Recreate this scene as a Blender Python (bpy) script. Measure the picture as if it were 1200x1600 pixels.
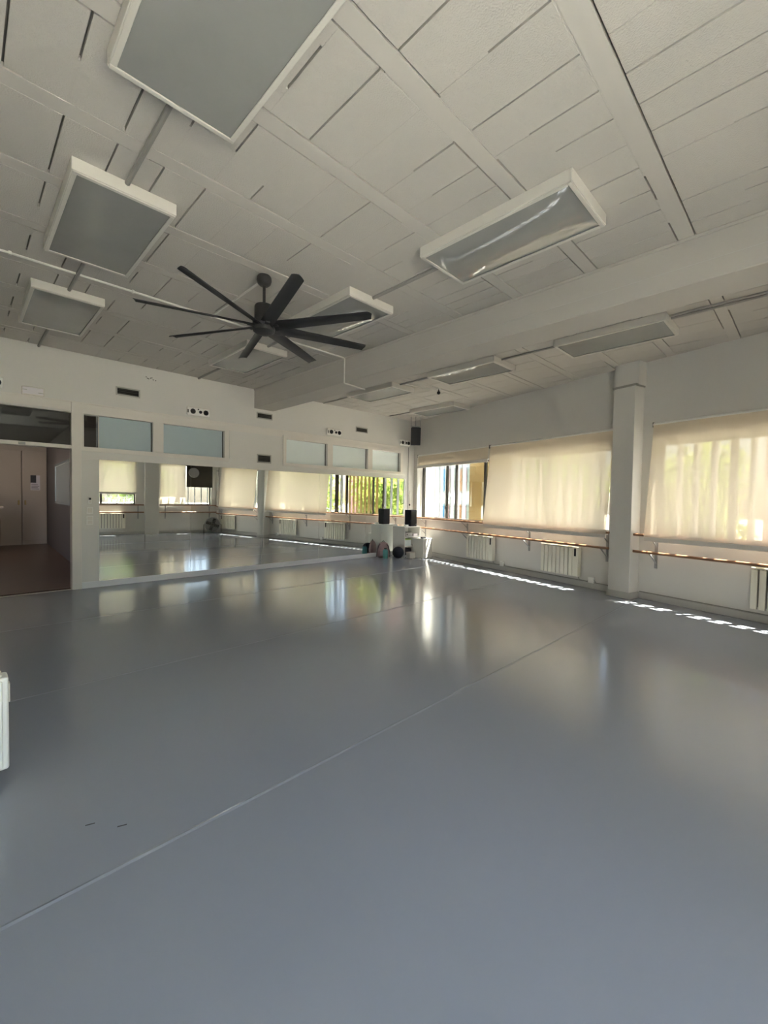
import bpy, bmesh, math, random
from mathutils import Matrix, Vector

# ------------------------------------------------------------------ clear
for o in list(bpy.data.objects):
    bpy.data.objects.remove(o, do_unlink=True)
sc = bpy.context.scene
COL = sc.collection
R = math.radians

# ------------------------------------------------------------------ camera (calibrated from the photo's vanishing points)
F_PX, YAW, PITCH, ROLL, CAM_H = 669.2, R(45.197), R(-1.710), R(0.919), 1.5
fw = Vector((math.cos(PITCH) * math.cos(YAW), math.cos(PITCH) * math.sin(YAW), math.sin(PITCH)))
r0 = Vector((math.sin(YAW), -math.cos(YAW), 0))
u0 = r0.cross(fw)
rx = math.cos(ROLL) * r0 + math.sin(ROLL) * u0
ux = -math.sin(ROLL) * r0 + math.cos(ROLL) * u0
cd = bpy.data.cameras.new('camera')
cam = bpy.data.objects.new('camera', cd)
COL.objects.link(cam)
cam.matrix_world = Matrix(((rx.x, ux.x, -fw.x, 0), (rx.y, ux.y, -fw.y, 0), (rx.z, ux.z, -fw.z, CAM_H), (0, 0, 0, 1)))
cd.sensor_fit = 'HORIZONTAL'
cd.sensor_width = 36.0
cd.lens = F_PX / 1200 * 36.0
cd.clip_start = 0.02
cd.clip_end = 300
sc.camera = cam

# ------------------------------------------------------------------ frames of the skewed walls
WA, NN = R(14.007), 6.945            # window wall: skew and distance
NW = Vector((math.cos(WA), -math.sin(WA), 0)); TW = Vector((math.sin(WA), math.cos(WA), 0))
MA = R(0.981)                        # mirror wall
NM = Vector((math.sin(MA), math.cos(MA), 0)); TM = Vector((math.cos(MA), -math.sin(MA), 0))
DM = NM.dot(Vector((5, 8.125, 0)))
BA = R(10.0)                         # back wall
B0 = Vector((7.02, -0.555, 0))
def frame(origin, inward):
    y = inward.normalized(); z = Vector((0, 0, 1)); x = y.cross(z)
    m = Matrix(((x.x, y.x, z.x, origin.x), (x.y, y.y, z.y, origin.y), (x.z, y.z, z.z, origin.z), (0, 0, 0, 1)))
    return m
FW = frame(NW * NN, -NW)             # x = t along the wall (growing towards the mirror), y = into the room
FM = frame(NM * DM, -NM)             # x = -s
FB = frame(B0, Vector((-math.sin(BA), math.cos(BA), 0)))   # x = -u
ZC = 3.70

# ------------------------------------------------------------------ world, sun, exposure
w = bpy.data.worlds.new('world'); sc.world = w; w.use_nodes = True
nt = w.node_tree; nt.nodes.clear()
sky = nt.nodes.new('ShaderNodeTexSky'); sky.sky_type = 'NISHITA'
sunv = (-NW * 1.0 + TW * 0.46 + Vector((0, 0, -2.7))).normalized()     # direction the light travels
sky.sun_disc = False
sky.sun_elevation = math.asin(-sunv.z)
sky.sun_rotation = math.atan2(-sunv.x, -sunv.y)
sky.altitude = 100; sky.air_density = 1.0; sky.dust_density = 3.0; sky.ozone_density = 1.2
bg = nt.nodes.new('ShaderNodeBackground'); bg.inputs['Strength'].default_value = 0.42
out = nt.nodes.new('ShaderNodeOutputWorld')
wb = nt.nodes.new('ShaderNodeMix'); wb.data_type = 'RGBA'; wb.blend_type = 'MULTIPLY'; wb.inputs[0].default_value = 1.0
wb.inputs[7].default_value = (1.0, 0.97, 1.0, 1)          # hazy summer sky, camera balanced for shade
nt.links.new(sky.outputs[0], wb.inputs[6]); nt.links.new(wb.outputs[2], bg.inputs[0]); nt.links.new(bg.outputs[0], out.inputs[0])
sl = bpy.data.lights.new('sun', 'SUN'); sl.energy = 70.0; sl.angle = R(0.53); sl.color = (1.0, 0.94, 0.85)
so = bpy.data.objects.new('sun', sl); COL.objects.link(so)
so.rotation_mode = 'QUATERNION'; so.rotation_quaternion = (-sunv).to_track_quat('Z', 'Y')
so.location = (20, -3, 30)
sc.view_settings.view_transform = 'Standard'
sc.view_settings.look = 'None'
sc.view_settings.gamma = 1.0
sc.view_settings.use_curve_mapping = False
sc.view_settings.exposure = 2.28
try:
    sc.cycles.max_bounces = 14; sc.cycles.diffuse_bounces = 8; sc.cycles.glossy_bounces = 6
    sc.cycles.transparent_max_bounces = 24; sc.cycles.transmission_bounces = 8
    sc.cycles.sample_clamp_indirect = 6.0
    sc.cycles.use_denoising = True
except Exception:
    pass

# ------------------------------------------------------------------ materials
def mat(name, col, rough=0.6, metal=0.0, spec=0.5, bump=None, vary=None, coat=0.0):
    m = bpy.data.materials.new(name); m.use_nodes = True
    n = m.node_tree.nodes; l = m.node_tree.links
    p = n['Principled BSDF']
    p.inputs['Base Color'].default_value = (*col, 1)
    p.inputs['Roughness'].default_value = rough
    p.inputs['Metallic'].default_value = metal
    p.inputs['Specular IOR Level'].default_value = spec
    p.inputs['Coat Weight'].default_value = coat
    tc = n.new('ShaderNodeTexCoord')
    if vary:
        sca, amt = vary
        t = n.new('ShaderNodeTexNoise'); t.inputs['Scale'].default_value = sca; t.inputs['Detail'].default_value = 5
        l.new(tc.outputs['Object'], t.inputs['Vector'])
        mx = n.new('ShaderNodeMix'); mx.data_type = 'RGBA'
        mx.inputs[6].default_value = (*[c * (1 - amt) for c in col], 1)
        mx.inputs[7].default_value = (*[min(1, c * (1 + amt)) for c in col], 1)
        l.new(t.outputs['Fac'], mx.inputs[0]); l.new(mx.outputs[2], p.inputs['Base Color'])
    if bump:
        sca, st, dist = bump
        t = n.new('ShaderNodeTexNoise'); t.inputs['Scale'].default_value = sca; t.inputs['Detail'].default_value = 4
        l.new(tc.outputs['Object'], t.inputs['Vector'])
        b = n.new('ShaderNodeBump'); b.inputs['Strength'].default_value = st; b.inputs['Distance'].default_value = dist
        l.new(t.outputs['Fac'], b.inputs['Height']); l.new(b.outputs['Normal'], p.inputs['Normal'])
    return m

M = {}
M['wall'] = mat('wall_paint', (0.66, 0.642, 0.61), 0.75, bump=(60, 0.15, 0.004), vary=(1.3, 0.03))
M['wall_low'] = mat('partition_paint', (0.68, 0.66, 0.625), 0.55, vary=(1.0, 0.02))
M['ceil'] = mat('ceiling_stipple', (0.53, 0.502, 0.465), 0.85, bump=(110, 0.55, 0.008), vary=(2.0, 0.05))
M['joist'] = mat('ceiling_joist_paint', (0.53, 0.502, 0.465), 0.8, bump=(30, 0.12, 0.004), vary=(1.5, 0.03))
M['raw'] = mat('raw_concrete', (0.16, 0.15, 0.135), 0.95)
M['beam'] = mat('beam_paint', (0.49, 0.465, 0.43), 0.8, bump=(14, 0.3, 0.006), vary=(1.5, 0.05))
M['white'] = mat('white_enamel', (0.82, 0.81, 0.78), 0.35)
M['frame'] = mat('painted_frame', (0.72, 0.68, 0.63), 0.45)
M['bronze'] = mat('dark_bronze_aluminium', (0.055, 0.048, 0.042), 0.35, 0.6)
M['black'] = mat('satin_black', (0.012, 0.012, 0.014), 0.5, spec=0.3)
M['fan'] = mat('fan_black', (0.022, 0.022, 0.024), 0.5)
M['navy'] = mat('navy_plastic', (0.012, 0.014, 0.026), 0.6, spec=0.25)
M['diff'] = mat('lamp_diffuser', (0.30, 0.30, 0.29), 0.02, spec=0.7, vary=(3.0, 0.10))
M['lamp'] = mat('lamp_housing', (0.62, 0.595, 0.55), 0.45)
M['wood'] = mat('barre_wood', (0.27, 0.135, 0.07), 0.4, vary=(6, 0.25))
M['steel'] = mat('bracket_grey', (0.36, 0.36, 0.36), 0.5, 0.4)
M['rad'] = mat('radiator_enamel', (0.78, 0.75, 0.64), 0.4)
M['cond_dark'] = mat('grey_conduit', (0.30, 0.29, 0.27), 0.6)
M['cond'] = mat('white_conduit', (0.72, 0.70, 0.65), 0.55)
M['film'] = mat('frosted_film', (0.46, 0.55, 0.58), 0.18)
M['film2'] = mat('pale_frosted_film', (0.80, 0.87, 0.87), 0.2)
M['grille'] = mat('grille_dark', (0.05, 0.05, 0.045), 0.6)
M['grille_frame'] = mat('grille_frame', (0.42, 0.41, 0.38), 0.5, 0.3)
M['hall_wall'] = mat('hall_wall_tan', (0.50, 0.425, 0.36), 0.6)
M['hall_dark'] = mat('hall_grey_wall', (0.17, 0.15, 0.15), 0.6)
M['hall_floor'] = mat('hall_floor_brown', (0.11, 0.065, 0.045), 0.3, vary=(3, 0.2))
M['base'] = mat('grey_baseboard', (0.52, 0.51, 0.49), 0.5)
M['basew'] = mat('white_baseboard', (0.72, 0.73, 0.75), 0.45)
M['teal'] = mat('teal_plastic', (0.10, 0.33, 0.34), 0.4)
M['pink'] = mat('pink_grey_canvas', (0.40, 0.28, 0.29), 0.85, bump=(80, 0.3, 0.003))
M['strap'] = mat('dark_strap', (0.05, 0.05, 0.06), 0.8)
M['green'] = mat('green_plastic', (0.42, 0.60, 0.16), 0.5)
M['ground'] = mat('outside_paving', (0.17, 0.16, 0.145), 0.9, vary=(0.6, 0.15))
M['trunk'] = mat('bark', (0.10, 0.075, 0.05), 0.9)
M['fin'] = mat('pale_fin', (0.16, 0.16, 0.165), 0.6)
M['blue'] = mat('blue_panel', (0.035, 0.20, 0.36), 0.5)
M['facade'] = mat('white_facade', (0.36, 0.38, 0.39), 0.6)
M['rose'] = mat('rose_panel', (0.34, 0.19, 0.18), 0.6)
M['orange'] = mat('orange_panel', (0.34, 0.18, 0.08), 0.6)
M['sage'] = mat('sage_panel', (0.16, 0.20, 0.165), 0.6)
M['brick'] = mat('pink_brick_wall', (0.46, 0.24, 0.24), 0.8)
M['paper'] = mat('paper', (0.72, 0.68, 0.72), 0.7)
M['brass'] = mat('dull_brass', (0.45, 0.33, 0.16), 0.4, 0.7)

def nodes_mat(name):
    m = bpy.data.materials.new(name); m.use_nodes = True
    m.node_tree.nodes.clear()
    o = m.node_tree.nodes.new('ShaderNodeOutputMaterial')
    return m, m.node_tree.nodes, m.node_tree.links, o

def glass(name, tint, gl=0.06):
    m, n, l, o = nodes_mat(name)
    t = n.new('ShaderNodeBsdfTransparent'); t.inputs[0].default_value = (*tint, 1)
    g = n.new('ShaderNodeBsdfGlossy'); g.inputs['Roughness'].default_value = 0.02; g.inputs[0].default_value = (0.9, 0.95, 0.95, 1)
    lw = n.new('ShaderNodeLayerWeight'); lw.inputs[0].default_value = 0.25
    mp = n.new('ShaderNodeMath'); mp.operation = 'MULTIPLY_ADD'; mp.inputs[1].default_value = 0.5; mp.inputs[2].default_value = gl * 0.5
    l.new(lw.outputs['Fresnel'], mp.inputs[0])
    mx = n.new('ShaderNodeMixShader')
    l.new(mp.outputs[0], mx.inputs[0]); l.new(t.outputs[0], mx.inputs[1]); l.new(g.outputs[0], mx.inputs[2]); l.new(mx.outputs[0], o.inputs[0])
    return m
M['glass'] = glass('window_glass_tinted', (0.66, 0.67, 0.65))
M['glass_clear'] = glass('window_glass_clear', (0.90, 0.93, 0.92))
M['glass_hall'] = glass('transom_glass', (0.55, 0.56, 0.54), 0.10)

def fabric(name, dif, tra, openness, mixt):
    m, n, l, o = nodes_mat(name)
    d = n.new('ShaderNodeBsdfDiffuse'); d.inputs[0].default_value = (*dif, 1)
    t = n.new('ShaderNodeBsdfTranslucent'); t.inputs[0].default_value = (*tra, 1)
    tp = n.new('ShaderNodeBsdfTransparent'); tp.inputs[0].default_value = (1, 0.93, 0.80, 1)
    tc = n.new('ShaderNodeTexCoord'); wv = n.new('ShaderNodeTexNoise'); wv.inputs['Scale'].default_value = 3; wv.inputs['Detail'].default_value = 3
    mp = n.new('ShaderNodeMapping'); mp.inputs['Scale'].default_value = (9, 9, 0.4)
    l.new(tc.outputs['Object'], mp.inputs['Vector']); l.new(mp.outputs[0], wv.inputs['Vector'])
    mr = n.new('ShaderNodeMapRange'); mr.inputs['To Min'].default_value = openness * 0.8; mr.inputs['To Max'].default_value = openness * 1.2
    l.new(wv.outputs['Fac'], mr.inputs['Value'])
    a = n.new('ShaderNodeMixShader'); a.inputs[0].default_value = mixt
    l.new(d.outputs[0], a.inputs[1]); l.new(t.outputs[0], a.inputs[2])
    b = n.new('ShaderNodeMixShader'); l.new(mr.outputs[0], b.inputs[0]); l.new(a.outputs[0], b.inputs[1]); l.new(tp.outputs[0], b.inputs[2])
    l.new(b.outputs[0], o.inputs[0])
    return m
M['blind'] = fabric('blind_screen_fabric', (0.62, 0.565, 0.48), (0.67, 0.58, 0.46), 0.10, 0.46)
M['gold'] = fabric('golden_louvre', (0.22, 0.18, 0.11), (0.28, 0.225, 0.12), 0.0, 0.5)

m, n, l, o = nodes_mat('mirror_silver')
g = n.new('ShaderNodeBsdfGlossy'); g.inputs['Roughness'].default_value = 0.0; g.inputs[0].default_value = (0.86, 0.89, 0.87, 1)
l.new(g.outputs[0], o.inputs[0]); M['mirror'] = m

# leaves: translucent-ish green
def leafmat(name, c):
    m, n, l, o = nodes_mat(name)
    d = n.new('ShaderNodeBsdfDiffuse'); t = n.new('ShaderNodeBsdfTranslucent')
    oi = n.new('ShaderNodeTexCoord'); nz = n.new('ShaderNodeTexNoise'); nz.inputs['Scale'].default_value = 2.0
    l.new(oi.outputs['Object'], nz.inputs['Vector'])
    rp = n.new('ShaderNodeValToRGB'); rp.color_ramp.elements[0].position = 0.3; rp.color_ramp.elements[1].position = 0.7
    rp.color_ramp.elements[0].color = (c[0] * 0.6, c[1] * 0.7, c[2] * 0.6, 1); rp.color_ramp.elements[1].color = (c[0] * 1.4, c[1] * 1.25, c[2] * 1.1, 1)
    l.new(nz.outputs['Fac'], rp.inputs[0])
    l.new(rp.outputs[0], d.inputs[0]); l.new(rp.outputs[0], t.inputs[0])
    a = n.new('ShaderNodeMixShader'); a.inputs[0].default_value = 0.4
    l.new(d.outputs[0], a.inputs[1]); l.new(t.outputs[0], a.inputs[2]); l.new(a.outputs[0], o.inputs[0])
    return m
M['leaf'] = leafmat('tree_leaves', (0.10, 0.16, 0.04))
M['leaf2'] = leafmat('tree_leaves_light', (0.17, 0.23, 0.06))

# vinyl floor: grey, satin, faint marbling and scuffs, fine ripple
m = mat('vinyl_floor', (0.290, 0.316, 0.368), 0.14, spec=0.6)
n = m.node_tree.nodes; l = m.node_tree.links; p = n['Principled BSDF']
tc = n.new('ShaderNodeTexCoord')
t1 = n.new('ShaderNodeTexNoise'); t1.inputs['Scale'].default_value = 140; t1.inputs['Detail'].default_value = 2
l.new(tc.outputs['Object'], t1.inputs['Vector'])
b = n.new('ShaderNodeBump'); b.inputs['Strength'].default_value = 0.03; b.inputs['Distance'].default_value = 0.002
l.new(t1.outputs['Fac'], b.inputs['Height']); l.new(b.outputs[0], p.inputs['Normal'])
M['vinyl'] = m

# ------------------------------------------------------------------ mesh builder
class MB:
    def __init__(s): s.v = []; s.f = []
    def add(s, vs, fs):
        k = len(s.v); s.v += [tuple(x) for x in vs]; s.f += [tuple(i + k for i in f) for f in fs]; return s
    def box(s, x0, x1, y0, y1, z0, z1):
        if x0 > x1: x0, x1 = x1, x0
        if y0 > y1: y0, y1 = y1, y0
        if z0 > z1: z0, z1 = z1, z0
        return s.add([(x0, y0, z0), (x1, y0, z0), (x1, y1, z0), (x0, y1, z0), (x0, y0, z1), (x1, y0, z1), (x1, y1, z1), (x0, y1, z1)],
                     [(3, 2, 1, 0), (4, 5, 6, 7), (0, 1, 5, 4), (1, 2, 6, 5), (2, 3, 7, 6), (3, 0, 4, 7)])
    def prism(s, poly, z0, z1):
        n = len(poly)
        vs = [(x, y, z0) for x, y in poly] + [(x, y, z1) for x, y in poly]
        return s.add(vs, [tuple(range(n))[::-1], tuple(range(n, 2 * n))] + [(i, (i + 1) % n, n + (i + 1) % n, n + i) for i in range(n)])
    def loft(s, rings, caps=True, closed=True):
        k = len(s.v); n = len(rings[0])
        for r in rings: s.v += [tuple(p) for p in r]
        for i in range(len(rings) - 1):
            for j in range(n if closed else n - 1):
                a, b = k + i * n + j, k + i * n + (j + 1) % n
                s.f.append((a, b, b + n, a + n))
        if caps and closed:
            s.f.append(tuple(range(k, k + n))[::-1]); e = k + (len(rings) - 1) * n; s.f.append(tuple(range(e, e + n)))
        return s
    def tube(s, pts, r, n=10, rr=None):
        pts = [Vector(p) for p in pts]; rings = []
        prev = None
        for i, p in enumerate(pts):
            d = (pts[min(i + 1, len(pts) - 1)] - pts[max(i - 1, 0)]).normalized()
            if prev is None:
                a = Vector((0, 0, 1)) if abs(d.z) < 0.9 else Vector((1, 0, 0))
                u = d.cross(a).normalized()
            else:
                u = (prev - d * prev.dot(d)).normalized()
            prev = u; v = d.cross(u)
            rad = rr[i] if rr else r
            rings.append([p + rad * (math.cos(q) * u + math.sin(q) * v) for q in [2 * math.pi * j / n for j in range(n)]])
        return s.loft(rings)
    def lathe(s, prof, c=(0, 0, 0), n=24, axis='z'):
        rings = []
        for r, h in prof:
            ring = []
            for j in range(n):
                q = 2 * math.pi * j / n; a, b = r * math.cos(q), r * math.sin(q)
                if axis == 'z': ring.append((c[0] + a, c[1] + b, c[2] + h))
                elif axis == 'y': ring.append((c[0] - a, c[1] + h, c[2] + b))
                else: ring.append((c[0] + h, c[1] + a, c[2] + b))
            rings.append(ring)
        return s.loft(rings)
    def ball(s, c, r, n=20, m=12):
        return s.lathe([(r * max(0.02, math.sin(math.pi * i / m)), -r * math.cos(math.pi * i / m)) for i in range(m + 1)], c, n)
    def mesh(s, name, bevel=0.0, seg=1, smooth=False):
        me = bpy.data.meshes.new(name); me.from_pydata(s.v, [], s.f)
        bm = bmesh.new(); bm.from_mesh(me)
        bmesh.ops.recalc_face_normals(bm, faces=bm.faces)
        if bevel:
            es = [e for e in bm.edges if len(e.link_faces) == 2 and e.calc_face_angle(0) > 0.5]
            bmesh.ops.bevel(bm, geom=es, offset=bevel, segments=seg, affect='EDGES', profile=0.5, clamp_overlap=True)
        bm.to_mesh(me); bm.free()
        if smooth:
            for pgn in me.polygons: pgn.use_smooth = True
            try: me.set_sharp_from_angle(angle=R(40))
            except Exception: pass
        return me
    def build(s, name, ma, parent=None, matrix=None, bevel=0.0, seg=1, smooth=False):
        me = s.mesh(name, bevel, seg, smooth); me.materials.append(M[ma])
        return link(name, me, parent, matrix)

def link(name, me, parent=None, matrix=None):
    o = bpy.data.objects.new(name, me); COL.objects.link(o)
    if parent: o.parent = parent
    if matrix is not None: o.matrix_local = matrix
    return o
def struct(o): o['kind'] = 'structure'; return o
def tag(o, label, cat, group=None):
    o['label'] = label; o['category'] = cat
    if group: o['group'] = group
    return o
def thing(name, label, cat, fr=None, loc=(0, 0, 0), rotz=0.0, group=None):
    o = bpy.data.objects.new(name, None); COL.objects.link(o); o.empty_display_size = 0.1
    mm = Matrix.Translation(Vector(loc)) @ Matrix.Rotation(rotz, 4, 'Z')
    o.matrix_world = (fr @ mm) if fr is not None else mm
    return tag(o, label, cat, group)

# ================================================================== SHELL
rnd = random.Random(7)
XL = -1.45                       # left wall, out of view
def wx(y): return (NN + math.sin(WA) * y) / math.cos(WA)    # window wall X at given Y
def my(x): return (DM - math.sin(MA) * x) / math.cos(MA)     # mirror wall Y at given X
c_mw = Vector((9.167, 8.054))
bdir = Vector((-math.cos(BA), -math.sin(BA)))
ub = (7.02 - XL) / math.cos(BA)
c_bl = Vector((XL, -0.555 - math.sin(BA) * ub))
# ---- floor: subfloor and vinyl sheets laid parallel to the mirror wall
fl = MB().prism([(XL - .1, c_bl.y - .1), (7.1, -.65), (9.25, 8.13), (9.25, 8.2), (XL - .1, my(XL) + .1)], -0.12, -0.004).build('floor', 'base')
struct(fl)
seams = [-2.29, -0.18, 1.93, 4.04, 6.15, 8.26]
def clip(poly, a, b, c):         # keep a*x+b*y<=c
    o = []
    for i in range(len(poly)):
        p, q = poly[i], poly[(i + 1) % len(poly)]
        dp, dq = a * p[0] + b * p[1] - c, a * q[0] + b * q[1] - c
        if dp <= 0: o.append(p)
        if dp * dq < 0:
            t = dp / (dp - dq); o.append((p[0] + t * (q[0] - p[0]), p[1] + t * (q[1] - p[1])))
    return o
def room_clip(poly, off=0.0):
    poly = clip(poly, NW.x, NW.y, NN - off)
    if len(poly) > 2: poly = clip(poly, NM.x, NM.y, DM - off)
    if len(poly) > 2: poly = clip(poly, math.sin(BA), -math.cos(BA), math.sin(BA) * 7.02 + math.cos(BA) * 0.555 - off)
    return poly
for i in range(5):
    y0, y1 = seams[i] + 0.0015, seams[i + 1] - 0.0015
    poly = room_clip([(XL, y0), (9.6, y0), (9.6, y1), (XL, y1)], 0.004)
    if len(poly) < 3: continue
    o = MB().prism(poly, -0.003, 0.0).build('vinyl_sheet', 'vinyl', fl, bevel=0.0012)
# raised welds over the seams
for y in seams[2:5]:
    poly = room_clip([(XL, y - .010), (9.6, y - .010), (9.6, y + .010), (XL, y + .010)], 0.02)
    x0, x1 = min(p[0] for p in poly), max(p[0] for p in poly)
    MB().add([(x0, y - .012, 0), (x1, y - .012, 0), (x1, y, .0035), (x0, y, .0035), (x1, y + .012, 0), (x0, y + .012, 0)], [(0, 1, 2, 3), (3, 2, 4, 5)]).build('seam_tape', 'vinyl', fl)

for xa, ya, xb, yb in ((.391, 2.28, .426, 2.268), (.493, 2.173, .528, 2.16)):
    dx, dy = .2 * (yb - ya), -.2 * (xb - xa)
    MB().add([(xa, ya, .0004), (xb, yb, .0004), (xb - dx, yb - dy, .0004), (xa - dx, ya - dy, .0004)], [(0, 1, 2, 3)]).build('scuff_mark', 'strap', fl)
# ---- ceiling: concrete slab, joists and hollow blocks between them
cs = MB().prism([(XL - .3, c_bl.y - .3), (7.4, -.8), (9.6, 8.2), (9.6, 8.35), (XL - .3, 8.4)], ZC + .03, ZC + .2).build('ceiling', 'raw')
struct(cs)
BX0, BX1, BZ = 4.30, 4.735, 3.314
xs_main = [-.095, .18, .455, .73, 1.0, 1.275, 1.55, 1.865, 2.185, 2.45, 2.685, 2.93, 3.19, 3.47, 3.75, 3.92, 4.085, BX0]
xs_side = [BX1 + i * .335 for i in range(0, 14)]
bands = [.763 + .755 * k for k in range(-1, 10)]
G = 0.006
cache = {}
GC = {}
def cpart(name, poly, z0, ma, key=None):
    ox, oy = poly[0]
    if key and key in cache: me = cache[key]
    else:
        me = MB().prism([(x - ox, y - oy) for x, y in poly], 0, ZC + .031 - z0).mesh(name); me.materials.append(M[ma])
        if key: cache[key] = me
    o = link(name, me, cs); o.location = (ox, oy, z0); return o
def rect(x0, x1, y0, y1): return [(x0, y0), (x1, y0), (x1, y1), (x0, y1)]
for k, b in enumerate(bands):
    for (xa, xb) in ((XL, BX0), (BX1, 9.4)):
        pl = room_clip(rect(xa, xb, b + G, b + .12 - G), -0.05)
        if len(pl) > 2: cpart('ceiling_joist', pl, ZC - .0015, 'joist')
fillers = MB()
def fill(x0, x1, y0, y1):
    if x1 - x0 < 1e-3 or y1 - y0 < 1e-3: return
    fillers.box(x0, x1, y0, y1, ZC + .0006 + rnd.random() * .002, ZC + .03)
for k, b in enumerate(bands):
    y0 = b + .12 + G
    y1 = (b + .755 - G) if k < len(bands) - 1 else my(4) + .02
    for xs in (xs_main, xs_side):
        for i in range(len(xs) - 1):
            xa, xb = xs[i] + G, xs[i + 1] - G
            pl = rect(xa, xb, y0, y1)
            if xs is xs_side:
                if xa > wx(y1) + .02: continue
                pl = clip(pl, NW.x, NW.y, NN + .05)
                if len(pl) < 3: continue
            key = (round(xb - xa, 3), round(y1 - y0, 3)) if len(pl) == 4 and xs is xs_main else None
            cpart('ceiling_block', pl, ZC + rnd.uniform(-.0012, .0012), 'ceil', key)
            # joint on the right-hand side of this block: partly plastered over
            xj = xs[i + 1]
            if xj in (BX0,): continue
            L = y1 - y0; md = rnd.random()
            smooth = (1.56 < xj < 2.1 and 1.5 < y0 < 4) or (xs is xs_side and rnd.random() < .2) or (2.3 < xj < 3.0 and 3.0 < y0 < 3.6)
            if smooth or md < .12: vis = []
            elif md < .45: vis = [(0, 1)]
            elif md < .68: vis = [(0, rnd.uniform(.3, .65))]
            elif md < .88: vis = [(rnd.uniform(.35, .7), 1)]
            else: vis = [(.2, .7)]
            pos = 0.0
            for a, c in vis:
                fill(xj - G, xj + G, y0 + pos * L, y0 + a * L); pos = c
            fill(xj - G, xj + G, y0 + pos * L, y1)
# joist edges, partly plastered over
for k, b in enumerate(bands):
    for yy in (b, b + .12):
        for (xa, xb) in ((XL, BX0), (BX1, 9.2)):
            x = xa
            while x < xb:
                step = rnd.uniform(.25, .9)
                pr = .22 if xa == XL else .32
                if 1.62 < x < 2.0 and b < 3.5: pr = .95
                if rnd.random() < pr:
                    fill(x, min(x + step, xb), yy - G, yy + G)
                x += step
fo = fillers.build('joint_plaster', 'ceil', cs); fo['kind'] = 'stuff'
# plain part of the ceiling left of and behind the view
# (blocks stop at the frame; plaster continues)
pl = room_clip(rect(XL, -.095, c_bl.y, my(0) + .02), -.05)
MB().prism(pl, ZC, ZC + .031).build('ceiling_plaster', 'ceil', cs)
pl = room_clip(rect(-.095, 8, -2.6, .004), -.05)
MB().prism(pl, ZC, ZC + .031).build('ceiling_plaster', 'ceil', cs)
# beam between the two ceiling bays
bm_ = struct(MB().box(BX0, BX1, -1.2, my(4.5) + .03, BZ, ZC + .04).build('trim_1', 'beam', bevel=.006))
bm_['label'] = 'deep white ceiling beam running from the mirror wall over the room'
MB().box(BX0 - .012, BX0, -1.0, my(4.3), ZC - .03, ZC - .001).build('beam_fillet', 'beam', bm_, bevel=.004)
MB().box(BX0 - .0015, BX0 + .002, -1.0, my(4.3), BZ + .15, BZ + .154).build('board_mark', 'base', bm_)

# ---- window wall with two window openings
TH = .30
H1 = (4.25, 9.87); H2 = (1.55, 3.58); ZS, ZT = .985, 2.45
ww = MB()
for a, b_, z0, z1 in [(0.6, 10.6, 0, ZS), (0.6, 10.6, ZT, ZC + .2), (0.6, H2[0], ZS, ZT), (H2[1], H1[0], ZS, ZT), (H1[1], 10.6, ZS, ZT)]:
    ww.box(a, b_, -TH, 0, z0, z1)
wwo = struct(ww.build('wall_right', 'wall', matrix=FW))
# sills
MB().box(H1[0], H1[1], -TH - .06, .015, ZS - .03, ZS + .004).build('window_sill', 'white', wwo, bevel=.006)
MB().box(H2[0], H2[1], -TH - .06, .015, ZS - .03, ZS + .004).build('window_sill', 'white', wwo, bevel=.006)
# pier between the bays
po = struct(MB().box(3.74, 4.08, -.02, .25, 0, 3.32).build('trim_2', 'wall', matrix=FW, bevel=.004))
po['label'] = 'white wall pier between the two window bays'
MB().box(3.72, 4.10, -.02, .20, 3.335, ZC + .02).build('pier_head', 'wall', po)
MB().box(3.725, 4.095, -.02, .268, 3.312, 3.342).build('pier_ledge', 'cond_dark', po)  # ledge coloured dark to draw the shadow line at the casing top
# baseboards
def baseboard(name, fr, segs, ma='base', h=.10, d=.018):
    mb = MB()
    for x0, x1, y0, y1 in segs: mb.box(x0, x1, y0, y1, 0.0005, h)
    return struct(mb.build(name, ma, matrix=fr, bevel=.004))
baseboard('baseboard_right', FW, [(1.16, 3.72, .0, .02), (4.10, 10.03, 0, .02), (3.72, 4.10, .25, .27), (3.72, 3.74, 0, .27), (4.08, 4.10, 0, .27)])
bb = MB().tube([(1.2, .022, .112), (3.70, .022, .112)], .008, 8).build('skirting_pipe', 'cond_dark', bpy.data.objects['baseboard_right'])
bb2 = MB().tube([(4.12, .022, .112), (9.9, .022, .112)], .008, 8).build('skirting_pipe', 'cond_dark', bpy.data.objects['baseboard_right'])

# windows: bronze sliding frames with glass
def window(name, fr, x0, x1, mull, yf, z0=ZS, z1=ZT, ma='bronze', gl='glass'):
    w_ = thing(name, '', '', fr, ((x0 + x1) / 2, yf, z0)); del w_['label']; del w_['category']; w_['kind'] = 'structure'
    c = (x0 + x1) / 2
    f = MB(); T = .045
    f.box(x0 - c, x1 - c, -.05, .03, 0, T); f.box(x0 - c, x1 - c, -.05, .03, z1 - z0 - T, z1 - z0)
    f.box(x0 - c, x0 - c + T, -.05, .03, 0, z1 - z0); f.box(x1 - c - T, x1 - c, -.05, .03, 0, z1 - z0)
    f.build('window_frame', ma, w_)
    for t, wd in mull:
        MB().box(t - c - wd / 2, t - c + wd / 2, -.04, .02, T, z1 - z0 - T).build('mullion', ma, w_)
    ed = [x0 + T] + sorted(t for t, _ in mull) + [x1 - T]
    for a, b_ in zip(ed[:-1], ed[1:]):
        MB().box(a - c, b_ - c, -.014, -.010, T, z1 - z0 - T).build('pane', gl, w_)
    return w_
wa = window('window_1', FW, H1[0], H1[1], [(5.65, .06), (7.0, .11), (7.42, .05), (8.45, .035), (8.82, .04)], -.22)
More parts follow.
